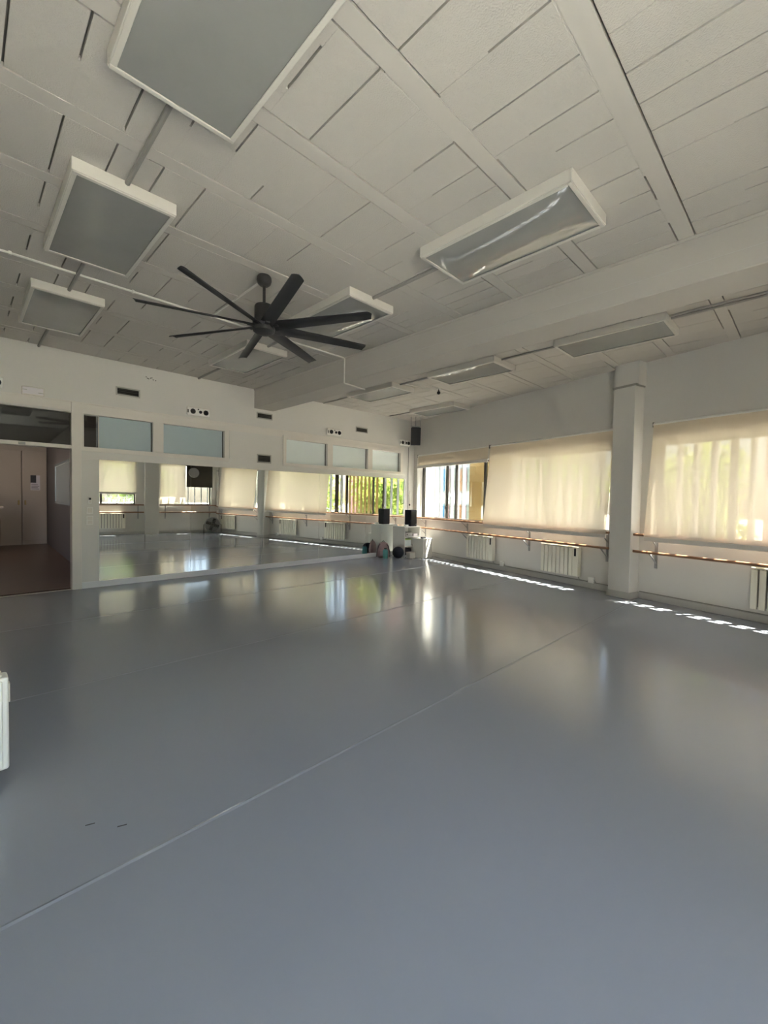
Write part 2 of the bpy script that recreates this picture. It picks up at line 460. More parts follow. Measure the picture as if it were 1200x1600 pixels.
MB().box(8.80 - 7.06, 8.83 - 7.06, .02, .05, .28, .36).build('latch', 'black', wa)
window('window_2', FW, H2[0], H2[1], [(2.62, .07)], -.22)

# ---- mirror wall (x = -s)
def mx(s0, s1): return (-s1, -s0)
mw = MB()
def ms(s0, s1, y0, y1, z0, z1, mb=None): (mb or mw).box(-s1, -s0, y0, y1, z0, z1)
D0, D1 = -.10, 1.11
P0, P1 = 2.255, 2.77
holes = [(1.27, 2.265), (2.435, 3.535), (4.90, 5.995), (6.15, 7.265), (7.415, 8.455)]
ms(XL - .3, D0, -.16, 0, 0, ZC + .2)
ms(D0, D1, -.16, 0, P1, ZC + .2)
ms(D1, 10.0, -.16, 0, 0, P0); ms(D1, 10.0, -.16, 0, P1, ZC + .2)
e = [D1] + [v for h in holes for v in h] + [10.0]
for a, b_ in zip(e[0::2], e[1::2]): ms(a, b_, -.16, 0, P0, P1)
mwo = struct(mw.build('wall_back', 'wall', matrix=FM))
# partition lining, ledge and frames: proud of the upper wall
pp = MB()
ms(1.11, 1.235, 0, .035, 0, 2.93, pp); ms(D0 - .12, D0, 0, .035, 0, 2.93, pp)
pp.build('door_post', 'frame', mwo, bevel=.003)
ms(D0, 8.62, 0, .022, 2.925, 2.945, q := MB()); q.build('ledge_strip', 'frame', mwo, bevel=.002)
ms(D0, 8.62, 0, .012, 2.80, 2.925, q := MB()); q.build('head_board', 'frame', mwo)
ms(D0, D1, -.12, .03, 2.205, 2.262, q := MB()); q.build('door_head', 'frame', mwo, bevel=.003)
ms(.48, .56, .03, .055, 2.215, 2.25, q := MB()); q.build('head_catch', 'steel', mwo, bevel=.004)
# panel under the transoms
ms(1.235, 8.62, 0, .014, 2.06, P0, q := MB()); q.build('rail_board', 'wall_low', mwo)
ms(1.235, 1.47, 0, .016, .0, 2.06, q := MB()); q.build('side_panel', 'wall_low', mwo, bevel=.002)
ms(3.64, 4.82, 0, .010, P0, 2.80, q := MB()); q.build('blank_panel', 'wall_low', mwo)
def tframe(hs):
    a, b_ = hs[0][0] - .08, hs[-1][1] + .085
    q = MB(); T = .028
    ms(a, b_, 0, T, P1, 2.845, q); ms(a, b_, 0, T, P0 - .07, P0, q)
    ms(a, hs[0][0], 0, T, P0, P1, q); ms(hs[-1][1], b_, 0, T, P0, P1, q)
    for h0, h1 in zip(hs[:-1], hs[1:]): ms(h0[1], h1[0], 0, T, P0, P1, q)
    q.build('transom_frame', 'frame', mwo, bevel=.002)
tframe(holes[:2]); tframe(holes[2:])
# transom panes
def pane(s0, s1, ma, y=-.07):
    ms(s0, s1, y - .006, y, P0, P1, q := MB()); return q.build('transom_pane', ma, mwo)
pane(1.27, 1.478, 'glass_hall'); pane(1.482, 2.265, 'film'); pane(2.435, 3.535, 'film')
for h in holes[2:]: pane(h[0], h[1], 'film2')
pane(D0, D1, 'glass_hall')
ms(1.476, 1.484, -.075, -.06, P0, P1, q := MB()); q.build('film_edge', 'frame', mwo)
for h in holes:       # dark rubber gasket on the right of each pane
    ms(h[1] - .008, h[1], -.07, -.05, P0, P1, q := MB()); q.build('gasket', 'grille', mwo)
struct(MB().box(-8.64, -1.235, .0, .03, .0005, .10).build('baseboard_back', 'basew', matrix=FM, bevel=.003))
MB().box(-10, -8.63, .0, .02, .0005, .10).build('skirting', 'basew', bpy.data.objects['baseboard_back'])
# mirrors: five panels, top leaning 0.3 degrees into the room
mt = thing('wall_mirror', 'row of five tall mirror panels fixed along the far wall', 'mirror', FM, (-5.0, .02, .10))
for i in range(5):
    s0 = 1.47 + i * 1.434; s1 = s0 + 1.434 - .003
    z0, z1 = .0, 1.965
    def yy(z): return math.tan(R(.301)) * z
    a, b_ = -s1 + 5, -s0 + 5
    MB().add([(a, yy(z0), z0), (b_, yy(z0), z0), (b_, yy(z1), z1), (a, yy(z1), z1), (a, -.006, z0), (b_, -.006, z0), (b_, -.006, z1), (a, -.006, z1)],
             [(0, 1, 2, 3), (7, 6, 5, 4), (0, 4, 5, 1), (1, 5, 6, 2), (2, 6, 7, 3), (3, 7, 4, 0)]).build('mirror_panel', 'mirror', mt)

# ---- back wall (seen in the mirror), x = -u, with windows and an added, unseen glazed opening for more daylight
bw = MB()
HB = [(.28, 2.06, 1.06, 2.60), (2.86, 4.9, 1.06, 2.60), (5.6, 8.1, .12, 2.55)]
def bs(u0, u1, y0, y1, z0, z1, mb): mb.box(-u1, -u0, y0, y1, z0, z1)
ubmax = ub + .3
prev = -.3
for (a, b_, z0, z1) in HB:
    bs(prev, a, -.3, 0, 0, ZC + .2, bw); bs(a, b_, -.3, 0, 0, z0, bw); bs(a, b_, -.3, 0, z1, ZC + .2, bw); prev = b_
bs(prev, ubmax, -.3, 0, 0, ZC + .2, bw)
bwo = struct(bw.build('wall_front', 'wall', matrix=FB))
window('window_3', FB, -2.06, -.28, [(-1.22, .07)], -.2, 1.06, 2.60)
window('window_4', FB, -4.9, -2.86, [(-3.9, .07)], -.2, 1.06, 2.60)
window('window_added', FB, -8.1, -5.6, [(-7.25, .06), (-6.4, .06)], -.2, .12, 2.55, 'white', 'glass_clear')  # out-of-view glazed opening, added to brighten the room
q = MB().box(-2.57, -2.13, -.02, .25, 0, ZC + .02).build('trim_3', 'wall', matrix=FB, bevel=.004); struct(q)
q['label'] = 'wall pier of the rear wall seen in the mirror'
baseboard('baseboard_front', FB, [(-2.13, 0, 0, .02), (-ub, -2.57, 0, .02)])

# ---- left wall (never in view): plain
lw = MB().box(XL - .25, XL, c_bl.y - .2, my(XL) + .2, 0, ZC + .2)
lwo = struct(lw.build('wall_left', 'wall'))

# ---- hall behind the door opening
hf = struct(MB().box(XL - 1.0, 2.2, 8.40, 16.7, -.12, -.002).build('floor.hall', 'hall_floor')); hf.name = 'hall_floor'
struct(MB().box(XL - 1.0, 2.2, 16.45, 16.6, 0, 3.0).build('wall_hall_end', 'hall_wall'))
ha, hb = Vector((1.62, 8.42)), Vector((1.90, 16.5))
hd = (hb - ha); hn = Vector((hd.y, -hd.x)).normalized() * .12
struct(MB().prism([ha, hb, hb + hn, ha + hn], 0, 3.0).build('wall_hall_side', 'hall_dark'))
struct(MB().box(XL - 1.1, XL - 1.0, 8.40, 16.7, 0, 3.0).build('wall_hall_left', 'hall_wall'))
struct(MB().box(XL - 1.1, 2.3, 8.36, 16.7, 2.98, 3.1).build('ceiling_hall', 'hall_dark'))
struct(MB().box(-1.6, 1.62, 8.37, 8.40, -.005, .003).build('trim_4', 'hall_floor'))

# ================================================================== OBJECTS
# ---- ceiling lamps: shallow housings with a flat diffuser
def lamp_meshes(wd, ln, h=.085):
    a, b_ = wd / 2, ln / 2
    hs = MB(); t = .018
    hs.box(-a, a, -b_, -b_ + t, -h, 0); hs.box(-a, a, b_ - t, b_, -h, 0)
    hs.box(-a, -a + t, -b_ + t, b_ - t, -h, 0); hs.box(a - t, a, -b_ + t, b_ - t, -h, 0)
    hs.box(-a + t, a - t, -b_ + t, b_ - t, -.012, 0)
    tr = MB(); i = .034
    for x0, x1, y0, y1 in ((-a + .006, a - .006, -b_ + .006, -b_ + i), (-a + .006, a - .006, b_ - i, b_ - .006), (-a + .006, -a + i, -b_ + i, b_ - i), (a - i, a - .006, -b_ + i, b_ - i)):
        tr.box(x0, x1, y0, y1, -h - .008, -h - .0005)
    df = MB(); nx, ny = 10, 16; A, B_ = a - i + .006, b_ - i + .006     # thin acrylic sheet sagging a little
    vs = [(-A + 2 * A * p / nx, -B_ + 2 * B_ * q / ny, -h + .004 - .010 * (1 - (2 * p / nx - 1) ** 2) * (1 - (2 * q / ny - 1) ** 4)) for q in range(ny + 1) for p in range(nx + 1)]
    df.add(vs, [(q * (nx + 1) + p, (q + 1) * (nx + 1) + p, (q + 1) * (nx + 1) + p + 1, q * (nx + 1) + p + 1) for q in range(ny) for p in range(nx)])
    r = []
    for nm, mb, ma, bv in (('housing', hs, 'lamp', .003), ('trim_frame', tr, 'lamp', .002), ('diffuser', df, 'diff', 0)):
        me = mb.mesh(nm, bv, smooth=(nm == 'diffuser')); me.materials.append(M[ma]); r.append((nm, me))
    return r
LM = lamp_meshes(.65, 1.31)
lamps = [(.865, 1.88, 'ceiling light panel at the top left, nearest and largest in view'),
         (.865, 4.13, 'second ceiling light panel in the left row, between the nearest one and the wall'),
         (.865, 6.36, 'ceiling light panel of the left row closest to the mirror wall'),
         (3.20, 1.85, 'large ceiling light panel beside the beam with bright window streaks in its diffuser'),
         (3.215, 4.12, 'ceiling light panel partly hidden behind the right blades of the ceiling fan'),
         (3.20, 6.32, 'ceiling light panel beyond the ceiling fan, close to the mirror wall'),
         (6.09, 1.93, 'ceiling light panel behind the beam, nearest the right edge'),
         (6.09, 4.15, 'ceiling light panel behind the beam with striped window reflection, middle of its row'),
         (6.09, 6.30, 'ceiling light panel behind the beam, near the mirror wall end'),
         (8.16, 6.40, 'ceiling light panel in the far corner above the hanging speaker')]
for x, y, lb in lamps:
    t = thing('ceiling_light', lb, 'ceiling light', None, (x, y, ZC), 0, 'ceiling light panels')
    for nm, me in LM: link(nm, me, t)

# ---- conduits on the ceiling
def conduit(pts, r, ma, label, clips=()):
    p0 = Vector(pts[0])
    t = thing('conduit', label, 'conduit', None, p0, 0, 'ceiling conduits')
    MB().tube([Vector(p) - p0 for p in pts], r, 8).build('pipe', ma, t, smooth=True)
    for c in clips:
        d = Vector(c) - p0
        MB().box(d.x - .012, d.x + .012, d.y - .018, d.y + .018, d.z - .016, d.z + .016).build('clip', ma, t, bevel=.003)
zc = ZC - .016
def lane(x, y0, y1, lb, r=.018, ma='cond_dark'): conduit([(x, y0, zc), (x, y1, zc)], r, ma, lb)
lane(.86, 2.54, 3.47, 'dark conduit between the two nearest left ceiling lights')
lane(.86, 4.79, 5.70, 'dark conduit between the second and third left ceiling lights')
lane(.86, 7.02, 8.17, 'dark conduit from the left row of lights to the mirror wall')
lane(3.22, 2.51, 3.46, 'dark conduit between the lights beside the fan')
lane(3.20, 4.78, 5.66, 'dark conduit passing behind the fan hub')
lane(3.18, 6.98, 8.14, 'dark conduit from the lamp beyond the fan to the wall')
lane(5.98, .3, 1.27, 'dark conduit behind the beam at the right edge', .014)
lane(5.98, 2.59, 3.49, 'dark conduit between the two lights behind the beam', .014)
lane(5.98, 4.81, 5.64, 'dark conduit reaching the far light behind the beam', .014)
lane(5.98, 6.96, 8.05, 'thin conduit from the far light behind the beam to the mirror wall', .012)
lane(8.05, 7.06, 7.95, 'thin conduit from the corner light to the mirror wall', .012)
conduit([(5.90, .3, ZC - .012), (5.90, 1.27, ZC - .012)], .01, 'cond_dark', 'thinner twin conduit behind the beam at the right edge')
y5 = 5.24
conduit([(-1.4, y5, ZC - .014), (BX0 - .03, y5, ZC - .014), (BX0 - .016, y5, ZC - .03), (BX0 - .016, y5, BZ - .005), (BX0 + .0, y5, BZ - .016), (BX1 + .02, y5 + .04, BZ - .016)], .011, 'cond',
        'white conduit crossing the ceiling and running down the beam', [(x, y5, ZC - .014) for x in (.35, 1.35, 2.2, 3.3)])
conduit([(2.2, 4.02, ZC - .012), (2.2, 5.22, ZC - .012)], .010, 'cond', 'short conduit leading to the ceiling fan mount')

# ---- ceiling fan: eight blades
ft = thing('ceiling_fan', 'large black ceiling fan with eight narrow blades', 'ceiling fan', None, (2.18, 3.94, ZC))
MB().lathe([(.012, -.100), (.042, -.096), (.064, -.076), (.073, -.045), (.070, -.015), (.060, 0)], n=24).build('canopy', 'fan', ft, smooth=True)
MB().tube([(0, 0, -.10), (0, 0, -.33)], .0145, 14).build('rod', 'fan', ft, smooth=True)
MB().lathe([(.02, -.285), (.085, -.292), (.092, -.305), (.092, -.43), (.086, -.44)], n=28).build('motor', 'fan', ft, smooth=True)
MB().lathe([(.02, -.572), (.07, -.568), (.105, -.545), (.110, -.52), (.108, -.44), (.09, -.432)], n=28).build('hub', 'fan', ft, smooth=True)
bl = MB()
rings = []
for i in range(11):
    r_ = .10 + (1.11 - .10) * i / 10
    tw = -R(24 - 10 * i / 10); hw = .060 - .008 * i / 10
    up = []; dn = []
    for j in range(7):
        c = -1 + 2 * j / 6
        yv = c * hw; zv = .014 * (1 - c * c)
        Y = yv * math.cos(tw) - zv * math.sin(tw); Zv = yv * math.sin(tw) + zv * math.cos(tw)
        up.append((r_ + (.02 * (1 - abs(c)) if i == 10 else 0), Y, Zv + .003)); dn.append((r_ + (.02 * (1 - abs(c)) if i == 10 else 0), Y, Zv - .003))
    rings.append(up + dn[::-1])
bl.loft(rings)
blm = bl.mesh('blade', smooth=True); blm.materials.append(M['fan'])
for k in range(8):
    o = link('blade', blm, ft); o.matrix_local = Matrix.Translation((0, 0, -.50)) @ Matrix.Rotation(R(-16 + 45 * k), 4, 'Z')
    q = MB().box(.085, .16, -.02, .02, -.008, .004).build('blade_clamp', 'fan', ft, bevel=.003)
    q.matrix_local = Matrix.Translation((0, 0, -.50)) @ Matrix.Rotation(R(-16 + 45 * k), 4, 'Z')

# ---- roller blinds
def blind(fr, x0, x1, ztop, zbot, ybot, label, box_h=0.0, cat='blind', flare=0.0, ymid=None, roll_r=.03):
    c = (x0 + x1) / 2; h = x1 - x0
    t = thing('roller_blind', label, cat, fr, (c, 0, zbot), 0, 'roller blinds')
    H = ztop - zbot
    MB().tube([(-h / 2 - .01, .055, H - .03), (h / 2 + .01, .055, H - .03)], roll_r, 16).build('roller', 'white', t, smooth=True)
    for sx in (-1, 1):
        MB().box(sx * (h / 2 + .012) - .006, sx * (h / 2 + .012) + .006, 0, .085, H - .07, H + .005).build('end_bracket', 'grille', t, bevel=.002)
    nx, nz = 24, 18; vs = []; fs = []
    for j in range(nz + 1):
        v = j / nz; z = v * (H - .03)
        for i in range(nx + 1):
            u = i / nx
            y = ybot + (.082 - ybot) * v
            y += .006 * math.sin(u * 9 + 1.3) * (1 - v) * v * 4 + .008 * math.exp(-((u - .0) / .05) ** 2) * (1 - v) + .008 * math.exp(-((u - 1) / .05) ** 2) * (1 - v)
            y += .004 * math.sin(u * 31) * v * (1 - v) * 2
            vs.append((-h / 2 + u * h, y, z))
    for j in range(nz):
        for i in range(nx):
            a = j * (nx + 1) + i; fs.append((a, a + 1, a + nx + 2, a + nx + 1))
    MB().add(vs, fs).build('fabric', 'blind', t, smooth=True)
    MB().box(-h / 2, h / 2, ybot - .016, ybot + .014, -.055, .012).build('bottom_bar', 'frame', t, bevel=.006)
    return t
blind(FW, 4.14, 6.97, 2.73, .975, .255, 'beige roller blind pulled right down, left of the wall pier')
blind(FW, 1.50, 3.54, 2.73, .985, .255, 'beige roller blind pulled down over the barre at the right edge')
b1 = blind(FW, 7.02, 9.74, 2.73, 2.42, .10, 'beige roller blind rolled up above the open window in the corner')
MB().tube([(1.33, .10, .30), (1.33, .11, -1.0), (1.31, .11, -1.02), (1.29, .10, -1.0), (1.29, .10, .30)], .004, 6).build('chain', 'white', b1)
blind(FB, -4.75, -2.83, 2.72, 1.49, .07, 'beige roller blind half lowered, leftmost in the mirror')
blind(FB, -2.07, -1.22, 2.72, 1.10, .08, 'narrow beige roller blind lowered beside the dark one, seen in the mirror')
# dark blackout blind next to it, with reflective bulges of the outdoor unit behind
t = thing('blackout_blind', 'dark brown half-drawn blind with a round fan unit, seen in the mirror', 'blind', FB, (-.715, 0, 1.78))
MB().tube([(-.47, .05, .92), (.47, .05, .92)], .03, 14).build('roller', 'black', t, smooth=True)
MB().box(-.465, .465, .055, .062, .0, .92).build('fabric', 'bronze', t)
MB().box(-.465, .465, .05, .07, -.03, .0).build('bottom_bar', 'bronze', t, bevel=.004)
MB().lathe([(.13, 0), (.17, .02), (.19, .06), (.17, .09), (.13, .08)], (-.22, .065, .52), 24, 'y').build('fan_ring', 'steel', t, smooth=True)

# ---- ballet barres
def barre(fr, x0, x1, brk, label, zl=.755, zu=1.015, y=.20):
    t = thing('ballet_barre', label, 'ballet barre', fr, ((x0 + x1) / 2, 0, zl - .25), 0, 'double ballet barres')
    c = (x0 + x1) / 2; z0 = zl - .25
    for z in (zl, zu):
        MB().tube([(x0 - c, y, z - z0), (x1 - c, y, z - z0)], .021, 14).build('rail', 'wood', t, smooth=True)
    me = None
    for b_ in brk:
        q = MB(); X = b_ - c
        q.box(X - .02, X + .02, .001, .012, 0, zu - z0 - .02)
        for z in (zl, zu):
            q.tube([(X, .012, z - z0 - .17), (X, y - .04, z - z0 - .045), (X, y, z - z0 - .022)], .011, 8)
            q.tube([(X, .012, z - z0 - .03), (X, y - .01, z - z0 - .03)], .008, 8)
        q.build('bracket', 'steel', t)
    return t
barre(FW, 4.12, 9.85, [4.26, 5.9, 7.74, 9.42], 'double wooden ballet barre along the left window bay, ending at the pier')
barre(FW, 1.30, 3.72, [3.48, 1.38], 'double wooden ballet barre on the right window bay by the right edge')
barre(FB, -2.11, -.12, [-1.9, -.35], 'double ballet barre on the rear wall right of its pier, seen in the mirror', .80, 1.06)
barre(FB, -4.9, -2.60, [-2.78, -4.5], 'double ballet barre on the rear wall left of its pier, seen in the mirror', .80, 1.06)

# ---- radiators: electric sectional heaters
def radiator(fr, x0, x1, label, z0=.18, z1=.71, flip=False):
    t = thing('radiator', label, 'radiator', fr, ((x0 + x1) / 2, 0, z0), 0, 'white electric radiators')
    h = z1 - z0; wd = x1 - x0; side = .11
    n_ = 8; pw = (wd - side) / n_
    for i in range(n_):
        a = -wd / 2 + (0 if flip else side) + i * pw
        q = MB().box(a + .010, a + pw - .010, .10, .13, 0, h - .03)
        q.box(a + pw / 2 - .008, a + pw / 2 + .008, .035, .10, .01, h - .03)
        q.build('radiator_section', 'rad', t, bevel=.003)
    a = (wd / 2 - side) if flip else -wd / 2
    sc_ = MB().box(a, a + side, .03, .132, 0, h).build('side_cover', 'rad', t, bevel=.008, seg=2)
    MB().box(a + .035, a + .075, .132, .136, h - .17, h - .03).build('control_strip', 'black', sc_, bevel=.002)
    MB().box(-wd / 2 + .01, wd / 2 - .01, .03, .13, h - .016, h).build('top_grille', 'rad', t, bevel=.003)
    MB().box(-wd / 2 + .02, wd / 2 - .02, .036, .06, .02, h - .03).build('gap_shade', 'cond_dark', t)  # dark plate stands in for the shade between the sections
    for X in (-wd / 3, wd / 3): MB().box(X - .02, X + .02, .001, .035, .08, h - .08).build('wall_mount', 'steel', t)
    return t
radiator(FW, 6.80, 7.64, 'white radiator under the open window, nearer the corner')
radiator(FW, 4.72, 5.52, 'white radiator under the lowered blind, next to the wall pier')
radiator(FW, 1.48, 2.28, 'white radiator cut by the right edge under the barre')
radiator(FB, -3.97, -3.17, 'white radiator on the rear wall, seen in the mirror', .22, .76, flip=True)
# sockets with cables on the skirting
def socket(fr, x, label, xr):
    t = thing('socket_box', label, 'socket', fr, (x, 0, .10), 0, 'skirting socket boxes')
    MB().box(-.05, .05, .0, .05, 0, .10).build('box', 'white', t, bevel=.006)
    MB().tube([(xr - x, .06, .09), (xr - x - .04, .07, .03), (.08, .045, .02), (.05, .03, .03)], .007, 8).build('cable', 'cond_dark', t, smooth=True)
    MB().tube([(-.05, .02, .05), (-.075, .02, .03), (-.08, .018, .012)], .006, 8).build('cable', 'cond_dark', t, smooth=True)
socket(FW, 6.60, 'white socket box on the skirting beside the radiator nearer the corner', 6.84)
socket(FW, 4.52, 'white socket box on the skirting just left of the wall pier', 4.76)

# ---- things high on the mirror wall
def emerg(s, label):
    t = thing('emergency_light', label, 'emergency light', FM, (-s, 0, 2.985), 0, 'white three-lens wall units')
    MB().box(-.205, .205, .001, .05, .0, .15).build('body', 'white', t, bevel=.02, seg=3)
    MB().box(-.20, .20, .03, .062, .148, .153).build('lip', 'frame', t)
    for X, r_ in ((.10, .048), (-.035, .030), (-.135, .048)):
        q = MB().lathe([(.004, .02), (r_ * .8, .02), (r_ * .9, .012), (r_, .0)], (X, .052, .075), 18, 'y').build('lens', 'black', t, smooth=True)
    MB().lathe([(.004, .006), (.012, .005), (.014, 0)], (.005, .052, .12), 10, 'y').build('sensor', 'grille', t)
    MB().box(.178, .198, .05, .055, .04, .10).build('side_slot', 'grille', t)
emerg(3.03, 'white wall unit with round black lenses above the left transom windows')
emerg(6.18, 'white wall unit with round black lenses above the right transom windows')
emerg(8.60, 'white wall unit with round black lenses in the corner behind the hanging speaker')
emerg(.12, 'white wall unit at the left picture edge above the door')
def grille(s0, s1, z0, z1, label, n_, y=0):
    t = thing('air_grille', label, 'air grille', FM, (-(s0 + s1) / 2, y, z0), 0, 'wall air grilles')
    a = (s1 - s0) / 2; h = z1 - z0; f = .022
    q = MB(); q.box(-a, a, 0, .014, 0, f); q.box(-a, a, 0, .014, h - f, h); q.box(-a, -a + f, 0, .014, f, h - f); q.box(a - f, a, 0, .014, f, h - f)
    q.build('frame', 'grille_frame', t, bevel=.002)
    MB().box(-a + f, a - f, 0.0005, .002, f, h - f).build('backing', 'black', t)
    for i in range(n_):
        z = f + (h - 2 * f) * (i + .5) / n_
        MB().add([(-a + f, .004, z + .008), (a - f, .004, z + .008), (a - f, .012, z - .006), (-a + f, .012, z - .006),
                  (-a + f, .004, z + .005), (a - f, .004, z + .005), (a - f, .012, z - .009), (-a + f, .012, z - .009)],
                 [(0, 1, 2, 3), (7, 6, 5, 4), (0, 4, 5, 1), (2, 6, 7, 3), (1, 5, 6, 2), (0, 3, 7, 4)]).build('slat', 'grille', t)
grille(1.71, 2.07, 3.15, 3.29, 'air grille on the upper wall between door and first wall unit', 3)
grille(4.21, 4.57, 3.12, 3.25, 'air grille just below the end of the beam', 4)
grille(6.86, 7.25, 3.16, 3.29, 'air grille on the upper wall near the far corner', 4)
grille(4.22, 4.54, 2.21, 2.39, 'lower air grille between the two groups of transom windows', 5, .0105)
t = thing('exit_sign', 'pale blank emergency sign box above the door', 'sign', FM, (-.65, 0, 2.95))
MB().box(-.13, .13, .001, .05, -.005, .115).build('box', 'frame', t, bevel=.006)
MB().box(-.118, .118, .05, .054, .008, .104).build('face', 'paper', t, bevel=.002)
MB().box(-.12, -.06, .0535, .056, .03, .04).build('tape', 'grille_frame', t); MB().box(.07, .12, .0535, .056, .06, .068).build('tape', 'grille_frame', t)
# screw holes left in the plaster
t = thing('screw_holes', 'cluster of old screw holes high on the mirror wall', 'screw holes', FM, (-2.235, 0, 3.515))
for X, Z in ((.07, .02), (.03, -.005), (.0, .012), (-.02, .02), (-.04, -.01), (-.08, -.015), (.05, .0)):
    MB().lathe([(.003, .0015), (.008, .001), (.009, 0)], (X, .0, Z), 8, 'y').build('hole', 'grille', t)
# switches by the mirror
for (z, wd, h, lb, ma) in ((1.35, .05, .11, 'thermostat remote in its cradle, uppermost of the wall controls', 1), (1.19, .085, .11, 'white light switch, middle of the wall controls beside the mirror', 2), (1.015, .09, .145, 'white double switch plate, lowest of the wall controls beside the mirror', 3)):
    t = thing('wall_switch', lb, 'switch', FM, (-1.345, .016, z), 0, 'wall controls beside the mirror')
    MB().box(-wd / 2, wd / 2, 0, .012, 0, h).build('plate', 'white', t, bevel=.003)
    if ma == 1:
        MB().box(-.016, .016, .012, .02, h - .045, h - .012).build('display', 'black', t, bevel=.002)
        MB().box(-.012, .012, .012, .018, .02, .05).build('button', 'frame', t, bevel=.002)
    elif ma == 2:
        MB().box(-.03, .03, .012, .018, .02, h - .02).build('rocker', 'frame', t, bevel=.002)
    else:
        for z2 in (.015, .078): MB().box(-.032, .032, .012, .018, z2, z2 + .052).build('rocker', 'frame', t, bevel=.002)

# ---- hanging loudspeaker in the corner
t = thing('hanging_speaker', 'black loudspeaker hung from the ceiling in the far corner', 'loudspeaker', None, (8.60, 7.52, ZC), R(-45))
body = MB().prism([(-.13, -.09), (.13, -.09), (.10, .10), (-.10, .10)], -.23, .23).build('cabinet', 'navy', t, bevel=.01, seg=2)
body.matrix_local = Matrix.Translation((0, 0, -.52)) @ Matrix.Rotation(R(14), 4, 'X')
gr = MB().box(-.115, .115, -.098, -.09, -.21, .21).build('grille_cloth', 'black', body, bevel=.004)
MB().box(-.13, .13, -.012, .012, -.27, -.25).build('yoke', 'steel', t)
for X in (-.12, 0, .12): MB().tube([(X, 0, 0), (X, 0, -.27)], .008, 8).build('rod', 'steel', t)
MB().box(-.15, .15, -.03, .03, -.008, 0).build('ceiling_plate', 'frame', t)

# ---- small black camera on the ceiling, smoke detector
t = thing('ceiling_camera', 'small black camera on the ceiling behind the beam', 'camera', None, (6.74, 5.31, ZC))
MB().lathe([(.03, -.02), (.035, -.01), (.035, 0)], n=16).build('base', 'white', t)
MB().tube([(0, 0, -.02), (0, 0, -.06)], .01, 8).build('stem', 'black', t); MB().ball((0, 0, -.085), .035, 14, 8).build('head', 'black', t, smooth=True)
MB().tube([(0, 0, -.008), (-.3, .2, -.008), (-.7, .25, -.008)], .006, 6).build('cable', 'cond', t)
t = thing('smoke_detector', 'white smoke detector on the ceiling behind the beam', 'smoke detector', None, (5.45, 5.75, ZC))
MB().lathe([(.01, -.06), (.045, -.055), (.06, -.03), (.065, -.012), (.065, 0)], n=20).build('dome', 'white', t, smooth=True)
MB().lathe([(.061, -.034), (.064, -.032), (.064, -.026), (.061, -.024)], n=20).build('vent_ring', 'grille', t)

# ---- corner furniture
t = thing('shelf_unit', 'white open shelf unit beside the mirror in the far corner', 'shelf', None, (8.42, 7.615, 0))
W2, D2, H2_ = .305, .215, .80; th = .018
for nm, bx in (('side_panel', (-W2, -W2 + th, -D2, D2, 0, H2_)), ('side_panel', (W2 - th, W2, -D2, D2, 0, H2_)), ('back_panel', (-W2 + th, W2 - th, D2 - .01, D2, .02, H2_ - th)),
               ('top', (-W2 + th, W2 - th, -D2, D2, H2_ - th, H2_)), ('shelf', (-W2 + th, W2 - th, -D2 + .005, D2 - .01, .03, .048)),
               ('shelf', (-W2 + th, W2 - th, -D2 + .005, D2 - .01, .28, .298)), ('shelf', (-W2 + th, W2 - th, -D2 + .005, D2 - .01, .52, .538))):
    MB().box(*bx).build(nm, 'white', t, bevel=.0015)
sx, sy = 8.42, 7.615
def small(name, label, cat, mb, ma, loc, group=None, extra=()):
    t = thing(name, label, cat, None, loc, 0, group)
    mb.build('body', ma, t, bevel=.004)
    for nm, m2, ma2 in extra: m2.build(nm, ma2, t, bevel=.002)
    return t
small('amplifier', 'dark amplifier on the upper shelf of the white unit', 'amplifier', MB().box(-.16, .12, -.14, .12, 0, .11), 'grille', (sx - .08, sy - .03, .538), None,
      [('front_panel', MB().box(-.15, .11, -.145, -.14, .01, .10), 'steel'), ('knob', MB().lathe([(.002, -.012), (.014, -.012), (.016, 0)], (-.09, -.145, .055), 12, 'y'), 'black')])
small('storage_box', 'green-lidded storage box on the middle shelf of the white unit', 'box', MB().box(-.12, .12, -.13, .12, 0, .15), 'film2', (sx - .12, sy - .03, .298), None,
      [('lid', MB().box(-.125, .125, -.135, .125, .15, .175), 'green')])
small('paper_stack', 'stack of papers on the upper shelf of the white unit', 'papers', MB().box(-.08, .08, -.11, .11, 0, .06), 'paper', (sx + .18, sy - .05, .538))
small('dark_bag', 'dark bag pushed into the lowest shelf of the white unit', 'bag', MB().prism([(-.2, -.1), (.1, -.12), (.14, .1), (-.18, .12)], 0, .17), 'strap', (sx - .06, sy - .02, .048), None,
      [('handle', MB().tube([(-.1, 0, .17), (-.05, 0, .2), (.0, 0, .17)], .008, 6), 'black')])
t = thing('plastic_crate', 'small white plastic crate on the floor in front of the white shelf unit', 'crate', None, (8.22, 7.28, 0))
q = MB(); q.box(-.10, .10, -.07, .07, 0, .012)
for x0, x1, y0, y1 in ((-.10, .10, -.07, -.058), (-.10, .10, .058, .07), (-.10, -.088, -.058, .058), (.088, .10, -.058, .058)): q.box(x0, x1, y0, y1, .012, .15)
q.build('tub', 'white', t, bevel=.003); MB().box(-.108, .108, -.078, .078, .142, .155).build('rim', 'frame', t, bevel=.003)
